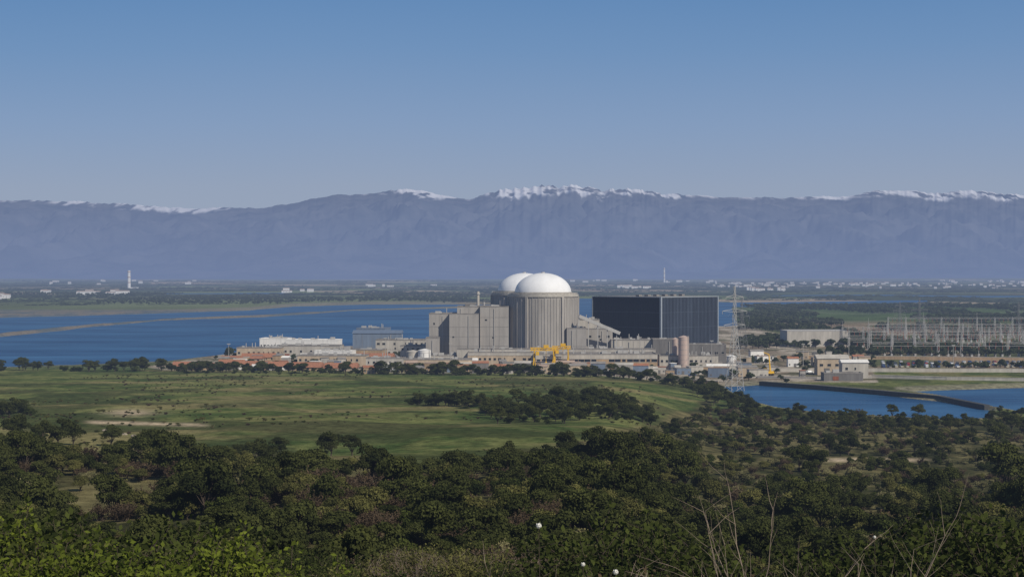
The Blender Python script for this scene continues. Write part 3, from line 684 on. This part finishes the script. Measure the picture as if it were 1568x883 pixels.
block('service_building',820,1007,543,975,24,wall='tan',rows=1,cols=20,wallband=2.6,clutter=12,rot=2,winw=3.4,winh=1.8)
block('service_building',700,1004,535,1003,8,wall='conc_l',clutter=14)
S=[('site_office',397,440,519,1150,16,'white',1,8,0),('site_office',436,517,521,1140,16,'white',1,12,0),('warehouse',540,614,506,1150,24,'blue',0,0,2.0),('warehouse',545,590,503,1190,20,'blue',0,0,0),
('workshop_building',362,430,533,1085,15,'beige',1,9,0),('workshop_building',425,520,530,1095,18,'conc_l',1,12,0),('workshop_building',505,585,536,1060,16,'tan',1,9,0),('workshop_building',575,650,521,1105,16,'conc_l',2,9,0),
('site_office',612,660,530,1060,14,'conc_l',2,6,0),('workshop_building',455,560,545,1010,16,'beige',1,12,0),('workshop_building',335,400,545,1030,12,'beige',1,8,1.6),
('brick_house',445,490,555,955,12,'tan',1,6,2.8),('brick_house',496,545,556,948,12,'beige',1,6,2.8),('brick_house',335,372,551,985,12,'tan',1,5,2.8),('brick_house',376,408,553,972,11,'beige',1,4,2.4),('brick_house',262,290,554,975,11,'beige',1,4,2.6),('brick_house',294,325,556,968,11,'tan',1,4,2.4),('brick_house',412,440,554,965,11,'white',1,4,2.6),
('site_office',618,722,551,960,14,'beige',1,13,0),('site_office',560,618,549,985,12,'conc_l',1,7,0),('site_office',655,715,545,1005,10,'conc_l',1,6,0),('site_office',480,540,538,1045,10,'white',1,7,0),('brick_house',370,420,541,1060,12,'tan',1,6,2.6),('brick_house',545,600,541,1030,12,'tan',1,6,2.6)]
for i,(nm,u0,u1,vt,y,dp,wm,ro,co,ga) in enumerate(S):
    if ga: vt=vt+ga*F/y
    block(nm,u0,u1,vt,y,dp,wall=wm,roof=('tile' if ga and wm!='blue' else ('blue' if wm=='blue' else ('white' if wm=='white' else 'roof'))),rows=ro,cols=co,gable=ga,rot=random.uniform(-9,6),clutter=6 if not ga else 0)
for i in range(135):
    u=random.uniform(340,1330); y=random.uniform(905,1000) if u>560 else random.uniform(960,1120)
    if u>1120: y=random.uniform(905,1150)
    w=random.uniform(3,13); h=random.uniform(2.2,5.5); d_=random.uniform(3,8)
    wm=random.choice(['white','conc_l','beige','tan','conc','tan','conc_l','conc_d','blue','beige']); 
    W=Geo().box(0,0,-.5,w,d_,h+.5); 
    if random.random()<.45: Rf=Geo().gable(0,0,h+.003,w+.5,d_+.5,1.2)
    else: Rf=Geo().box(0,0,h+.003,w+.4,d_+.4,.25)
    Dd=Geo().box(random.uniform(-w/6,w/6),-d_/2-.03,0,1.6,.12,2.1).box(w*.35,-d_/2-.03,1,.9,.12,.9).box(-w*.35,-d_/2-.03,1,.9,.12,.9)
    x=wx(u,y)
    if float(lake_sd(np.array([x]),np.array([y]))[0])>-3: continue
    assemble('site_shed',(x,y,tz1(x,y)),random.uniform(-.25,.25),[('walls',W,wm),('roof',Rf,random.choice(['tile','roof','conc_l','roof','tile_p','white'])),('door_and_windows',Dd,'conc_d')])
def gantry(u,y,w,h,d):
    g=Geo(); t=Geo()
    for sx in(-1,1):
        for sy in(0,1):
            g.bar((sx*w/2,sy*d,0),(sx*w/2*.86,sy*d,h),.6); g.bar((sx*w/2*.72,sy*d,0),(sx*w/2*.86,sy*d,h*.7),.35)
        g.bar((sx*w/2,0,.5),(sx*w/2,d,.5),.7); g.bar((sx*w/2*.86,0,h),(sx*w/2*.86,d,h),.6)
    for sy in(0,1):
        for hz in(.2,1.5): g.bar((-w*.62,sy*d,h+hz),(w*.62,sy*d,h+hz),.35)
        for k in range(8): g.bar((-w*.62+w*1.24*k/8,sy*d,h+(.2 if k%2 else 1.5)),(-w*.62+w*1.24*(k+1)/8,sy*d,h+(1.5 if k%2 else .2)),.22)
    t.box(w*.1,d/2,h+1.8,3,d*.9,1.4); t.bar((w*.1,d/2,h+1.3),(w*.1,d/2,h*.45),.2); t.box(w*.1,d/2,h*.38,.9,.9,1.0)
    cab=Geo().box(-w*.3,-.9,h-2.6,2,1.6,2.2)
    assemble('gantry_crane',(wx(u,y),y,GZ),0,[('frame',g,'yellow'),('hoist_trolley',t,'yellow'),('cab',cab,'yellow')])
gantry(833,958,13,12.2,7); gantry(860,962,9,13.0,6)
g=Geo().box(0,0,1,6,2.4,1.4).box(-2,0,2.4,1.8,2.2,1.6); b=Geo().bar((1,0,2.6),(.2,0,12),.8,.5).bar((.2,0,12),(-3.2,0,13.2),.5,.3); w=Geo()
for a in(-2.2,0,2.2):
    for s_ in(-1.2,1.2): w.cyl(a,s_,.0,.6,1.1,12)
assemble('mobile_crane',(wx(1177,925),925,GZ-.2),.2,[('chassis',g,'yellow'),('boom',b,'yellow'),('wheels',w,'wheel')])

block('intake_building',1252,1300,549,930,10,wall='beige',gable=2.2,roof='conc_l',rows=1,cols=4)
block('intake_building',1290,1330,555,900,9,wall='conc_l',gable=1.6,roof='white',rows=1,cols=3)
block('intake_building',1262,1322,572,880,9,wall='conc_d',rows=0,clutter=2)
block('pump_house',1205,1300,507,1290,26,wall='conc_l',roof='steel',clutter=0,rot=3)
def wall_obj(name,up,h,th,m,cap):
    pts=[(wx(u,y),y) for u,y in up]; g=Geo(); c=Geo()
    for a,b in zip(pts[:-1],pts[1:]):
        dx,dy=b[0]-a[0],b[1]-a[1]; L=math.hypot(dx,dy); nx,ny=-dy/L*th/2,dx/L*th/2
        def pr(G,z0,z1,k):
            vs=[(a[0]-nx*k,a[1]-ny*k),(b[0]-nx*k,b[1]-ny*k),(b[0]+nx*k,b[1]+ny*k),(a[0]+nx*k,a[1]+ny*k)]
            G.add([(p[0],p[1],z0) for p in vs]+[(p[0],p[1],z1) for p in vs],[(0,3,2,1),(4,5,6,7),(0,1,5,4),(1,2,6,5),(2,3,7,6),(3,0,4,7)])
        pr(g,-2,h,1); pr(c,h+.003,h+.25,1.25)
    assemble(name,(0,0,0),0,[('wall',g,m),('coping',c,cap)])
wall_obj('pond_dam_wall',[(1165,868),(1250,838),(1350,800),(1440,765),(1512,712)],2.0,2.4,'dam','dam')
wall_obj('retaining_wall',[(1335,905),(1450,888),(1568,878),(1800,860)],3.2,1.0,'conc_l','conc_l')
wall_obj('retaining_wall',[(1160,905),(1250,895),(1335,902)],2.6,1.0,'conc','conc_l')
wall_obj('boundary_wall',[(560,925),(760,915),(1000,880),(1100,850)],3.4,.4,'tan','conc_l')
wall_obj('boundary_wall',[(1130,960),(1340,960),(1600,955)],3.6,.4,'conc_l','conc_l')
wall_obj('boundary_wall',[(1190,1110),(1340,1100),(1600,1075)],3.9,.5,'tan','conc_l')

def lattice_col(g,x,y,z0,z1,w0,w1,n,t=.22):
    for k in range(n):
        a=k/n; b=(k+1)/n; wa=w0+(w1-w0)*a; wb=w0+(w1-w0)*b; za=z0+(z1-z0)*a; zb=z0+(z1-z0)*b
        ca=[(x+i*wa/2,y+j*wa/2,za) for i,j in((-1,-1),(1,-1),(1,1),(-1,1))]; cb=[(x+i*wb/2,y+j*wb/2,zb) for i,j in((-1,-1),(1,-1),(1,1),(-1,1))]
        for q in range(4): g.bar(ca[q],cb[q],t); g.bar(ca[q],cb[(q+1)%4],t*.7); g.bar(cb[q],cb[(q+1)%4],t*.6)
def lattice_beam(g,a,b,w,n,t=.2):
    a=Vector(a);b=Vector(b)
    for s in(-1,1):
        g.bar(a+Vector((0,0,s*w/2)),b+Vector((0,0,s*w/2)),t)
    for k in range(n):
        p=a.lerp(b,k/n); q=a.lerp(b,(k+1)/n); s=1 if k%2 else -1
        g.bar(p+Vector((0,0,s*w/2)),q-Vector((0,0,s*w/2)),t*.7)
def pylon(u,y,vtop,base=7,t=.13,m='steel_d'):
    x=wx(u,y); z=tz1(x,y); h=wz(vtop,y)-z; g=Geo()
    lattice_col(g,0,0,0,h*.6,base,1.8,8,t); lattice_col(g,0,0,h*.6,h,1.8,.6,6,t*.85)
    for k,l in((.64,6),(.77,7),(.9,5)):
        for s in(-1,1):
            g.bar((0,0,h*k+1),(s*l,0,h*k),t); g.bar((0,0,h*k-.6),(s*l,0,h*k),t); g.bar((s*l,0,h*k),(s*l,0,h*k-1.6),.14)
    assemble('electricity_pylon',(x,y,z),.35,[('lattice',g,m)])
pylon(1125,830,438,7.5,.18,'steel'); pylon(1136,1180,452,8); pylon(1378,1450,462); pylon(1408,1250,456); pylon(1560,1300,462)
sw=Geo(); ins=Geo(); bus=Geo()
rows_=[(1150,1330,1900),(1215,1300,1900),(1290,1290,1900),(1380,1330,1850),(1480,1360,1850)]
for (y,u0,u1) in rows_:
    x0,x1=wx(u0,y),wx(u1,y); n=int((x1-x0)/16); hb=15.5 if y<1400 else 18
    for k in range(n+1):
        x=x0+(x1-x0)*k/n; top=hb+(5 if (k*7+int(y))%3==0 else 1)
        lattice_col(sw,x,y,0,hb,1.6,.9,7,.15); sw.bar((x,y,hb),(x,y,top),.24,.1)
        if k<n:
            xb=x+(x1-x0)/n; lattice_beam(sw,(x,y,hb-.6),(xb,y,hb-.6),1.1,8,.17)
            if k%2==0: lattice_beam(sw,(x,y,hb*.55),(xb,y,hb*.55),.9,8,.14)
            for q in(.25,.5,.75): ins.cyl(x+(xb-x)*q,y,hb-4.0,.2,2.8,6)
            for q in(.2,.5,.8):
                xx=x+(xb-x)*q; sw.bar((xx,y-14,0),(xx,y-14,4.5),.28); ins.cyl(xx,y-14,4.5,.3,2.4,8); bus.box(xx,y-14,0,1.4,1.4,2.0)
    bus.bar((x0,y-14,7.4),(x1,y-14,7.4),.2)
assemble('electrical_switchyard',(0,0,1.6),0,[('gantries',sw,'steel'),('insulators',ins,'rust'),('busbars_and_cabinets',bus,'steel')])
pl=Geo()
def cat(a,b,sag):
    p=None
    for k in range(13):
        t=k/12; q=(a[0]+(b[0]-a[0])*t,a[1]+(b[1]-a[1])*t,a[2]+(b[2]-a[2])*t-sag*4*t*(1-t))
        if p: pl.bar(p,q,.06)
        p=q
for dz in(0,6): 
    for sx in(-6,6):
        cat((wx(1125,830)+sx,830,34+dz),(wx(1136,1180)+sx,1180,34+dz),6); cat((wx(1136,1180)+sx,1180,34+dz),(wx(1408,1250)+sx,1250,26+dz),6); cat((wx(1408,1250)+sx,1250,26+dz),(wx(1560,1300)+sx,1300,24+dz),3)
assemble('power_lines',(0,0,0),0,[('conductors',pl,'steel_d')])
for u,y,h in[(430,1090,16),(590,1000,18),(690,970,16),(980,960,20),(1090,960,18),(1230,960,16),(1300,1000,18),(1460,990,14),(350,1010,14),(770,950,14),(905,945,16)]:
    g=Geo().cyl(0,0,0,.18,h,8,.1).box(0,0,h,1.8,.4,.5).bar((-1.2,0,h+.3),(1.2,0,h+.3),.15); assemble('floodlight_mast',(wx(u,y),y,GZ-.3),0,[('mast',g,'steel')])

def car_mesh(name,paint):
    prof=[(-2.15,.35),(-2.2,.75),(-2.05,.95),(-1.45,1.02),(-.95,1.42),(.55,1.45),(1.15,1.0),(2.0,.88),(2.2,.65),(2.18,.35)]
    V=[];Fc=[];mi=[]; n=len(prof)
    for s,wd in((-1,.84),(1,.84)):
        for (px,pz) in prof: V.append((px,s*(wd if pz<1.1 else .66),pz))
    for i in range(n): 
        j=(i+1)%n; Fc.append((i,j,n+j,n+i)); mi.append(1 if i in(3,5) else 0)
    Fc.append(tuple(range(n-1,-1,-1))); mi.append(0); Fc.append(tuple(range(n,2*n))); mi.append(0)
    for s in(-1,1):
        b=len(V); V+=[(-1.3,s*.80,1.02),(.95,s*.80,1.02),(.5,s*.70,1.36),(-.88,s*.70,1.36)]; Fc.append((b,b+1,b+2,b+3)); mi.append(1)
        for wx_ in(-1.35,1.4):
            b=len(V); V+=[(wx_+.33*math.cos(a*math.pi/6),s*(.72),.33+.33*math.sin(a*math.pi/6)) for a in range(12)]+[(wx_+.33*math.cos(a*math.pi/6),s*(.88),.33+.33*math.sin(a*math.pi/6)) for a in range(12)]
            for a in range(12): Fc.append((b+a,b+(a+1)%12,b+12+(a+1)%12,b+12+a)); mi.append(2)
            Fc.append(tuple(b+12+a for a in range(12))); mi.append(2)
    me=bpy.data.meshes.new(name); me.from_pydata(V,[],Fc); 
    for m_ in(paint,M['glass'],M['wheel']): me.materials.append(m_)
    for p,k in zip(me.polygons,mi): p.material_index=k
    return me
paints=[mat('car_paint_%s'%n,c,rough=.3,var=.05,spec=.5) for n,c in[('white',(.75,.75,.73)),('silver',(.4,.41,.43)),('red',(.35,.03,.02)),('blue',(.04,.08,.2)),('dark',(.03,.03,.035)),('cream',(.55,.5,.38))]]
cms=[car_mesh('car_body_%d'%i,p) for i,p in enumerate(paints)]
for ry in(1005,1022,1042,1060):
    for k in range(26):
        if random.random()<.22: continue
        u=1352+k*9.5+random.uniform(-1,1); x=wx(u,ry); obj('parked_car',random.choice(cms),(x,ry,tz1(x,ry)+.01),math.pi/2+random.uniform(-.1,.1))
for u,y in[(600,948),(640,945),(690,944),(730,940),(905,930),(930,930),(1060,915),(1100,950),(1145,940),(1150,985),(1240,950),(1020,940)]:
    x=wx(u,y); obj('parked_car',random.choice(cms),(x,y,tz1(x,y)+.01),random.uniform(-.4,.4))
# ------------------------------------------------------------ distant buildings
def village(name,u0,u1,y0,y1,n,big=1.0):
    wl=Geo(); rf=Geo(); wi=Geo(); r2=random.Random(int(u0+y0))
    for i in range(n):
        y=r2.uniform(y0,y1); x=wx(r2.uniform(u0,u1),y); w=r2.uniform(7,26)*big; d=r2.uniform(9,16)*big; h=r2.uniform(4,9)*big
        z=tz1(x,y)
        if z<.5: continue
        wl.box(x,y,z-2,w,d,h+2); rf.gable(x,y,z+h+.01,w+1,d+1,1.4*big)
        for q in(-.3,0,.3): wi.box(x+q*w,y-d/2-.05,z+h*.4,1.6,.2,1.6)
    assemble(name,(0,0,0),0,[('walls',wl,'white'),('roofs',rf,'tile_p'),('windows',wi,'glass')])
village('farm_buildings',-20,42,3500,3800,5,1.3); village('farm_buildings',58,82,4700,4900,3,1.4); village('farm_buildings',120,188,4250,4600,7,1.4)
village('farm_buildings',410,482,4700,5300,8,1.3); village('farm_buildings',80,170,4300,4400,2,1.6); village('farm_buildings',560,680,6500,7500,6,1.2)
village('village',1090,1330,6300,9000,66,1.0); village('village',1300,1600,6000,9000,55,1.0); village('village',930,1000,6000,7000,8,1.2); village('village',1140,1200,5200,5600,8,1.2)
village('village',1440,1568,9500,12500,24,1.4); village('village',-100,300,8000,11000,14,1.4); village('village',780,1100,9000,12000,22,1.4); village('mountain_village',560,640,14800,15400,16,1.8)
def chimney(u,y,vt,r):
    x=wx(u,y); z=tz1(x,y); h=wz(vt,y)-z
    g=Geo().cyl(0,0,-2,r,h+2,20,r*.8); b=Geo()
    for k in(.3,.6,.9): b.cyl(0,0,h*k,r*1.02,h*.06,20,r*1.0)
    assemble('water_tower_chimney',(x,y,z),0,[('shaft',g,'white',1),('bands',b,'pink',1),('base_building',Geo().box(r*3,0,-1,r*5,r*3,5),'white')])
chimney(197.5,6200,414,6.5); chimney(1017,9500,410,6)
# ------------------------------------------------------------ light, sky, camera
el=math.radians(40); az=math.radians(42)
dv=Vector((math.sin(az)*math.cos(el),-math.cos(az)*math.cos(el),math.sin(el)))
ld=bpy.data.lights.new('sun','SUN'); ld.energy=3.8; ld.angle=math.radians(.5); ld.color=(1,.935,.815)
lo=bpy.data.objects.new('sun',ld); scene.collection.objects.link(lo); lo.rotation_euler=dv.to_track_quat('Z','Y').to_euler(); lo.location=(200,-200,400)
w=bpy.data.worlds.new("World"); scene.world=w; w.use_nodes=True; N=w.node_tree.nodes; K=w.node_tree.links; N.clear()
sk=N.new('ShaderNodeTexSky'); sk.sky_type='NISHITA'; sk.sun_disc=False; sk.sun_elevation=el; sk.sun_rotation=math.radians(180)-az
sk.altitude=300; sk.air_density=1.0; sk.dust_density=.6; sk.ozone_density=2.5
bg=N.new('ShaderNodeBackground'); bg.inputs[1].default_value=.075; K.new(sk.outputs[0],bg.inputs[0])
# hazy low sky: a band of distance haze hugging the horizon, clearing to the physical sky higher up
tc=N.new('ShaderNodeTexCoord'); sp=N.new('ShaderNodeSeparateXYZ'); K.new(tc.outputs['Generated'],sp.inputs[0])
nzs=N.new('ShaderNodeTexNoise'); nzs.inputs['Scale'].default_value=3.; nzs.inputs['Detail'].default_value=3; K.new(tc.outputs['Generated'],nzs.inputs[0])
na_=N.new('ShaderNodeMath'); na_.operation='MULTIPLY_ADD'; na_.inputs[1].default_value=.02; K.new(nzs.outputs['Fac'],na_.inputs[0]); K.new(sp.outputs['Z'],na_.inputs[2])
cr_=N.new('ShaderNodeValToRGB'); e=cr_.color_ramp.elements
for i,(p_,c_) in enumerate([(0.0,(.32,.37,.48)),(.062,(.285,.35,.485)),(.10,(.225,.325,.51)),(.145,(.155,.28,.495)),(.19,(.105,.235,.465)),(.5,(.03,.12,.36))]):
    if i<2: e[i].position=p_; e[i].color=(*c_,1)
    else: q_=e.new(p_); q_.color=(*c_,1)
K.new(na_.outputs[0],cr_.inputs[0])
bg2=N.new('ShaderNodeBackground'); K.new(cr_.outputs[0],bg2.inputs[0]); bg2.inputs[1].default_value=1.0
mr=N.new('ShaderNodeMapRange'); mr.inputs[1].default_value=.22; mr.inputs[2].default_value=.6; mr.inputs[3].default_value=.93; mr.inputs[4].default_value=0.; K.new(sp.outputs['Z'],mr.inputs[0])
mxs=N.new('ShaderNodeMixShader'); K.new(mr.outputs[0],mxs.inputs[0]); K.new(bg.outputs[0],mxs.inputs[1]); K.new(bg2.outputs[0],mxs.inputs[2])
ou=N.new('ShaderNodeOutputWorld'); K.new(mxs.outputs[0],ou.inputs[0])
cam=bpy.data.cameras.new('camera'); cam.sensor_width=36; cam.lens=F/1568*36; cam.clip_start=.5; cam.clip_end=120000
co=bpy.data.objects.new('camera',cam); scene.collection.objects.link(co); co.location=(0,0,H); co.rotation_euler=(math.radians(90)-math.atan(23.5/F),0,0)
scene.camera=co
scene.view_settings.view_transform='Standard'; scene.view_settings.look='None'; scene.view_settings.exposure=0
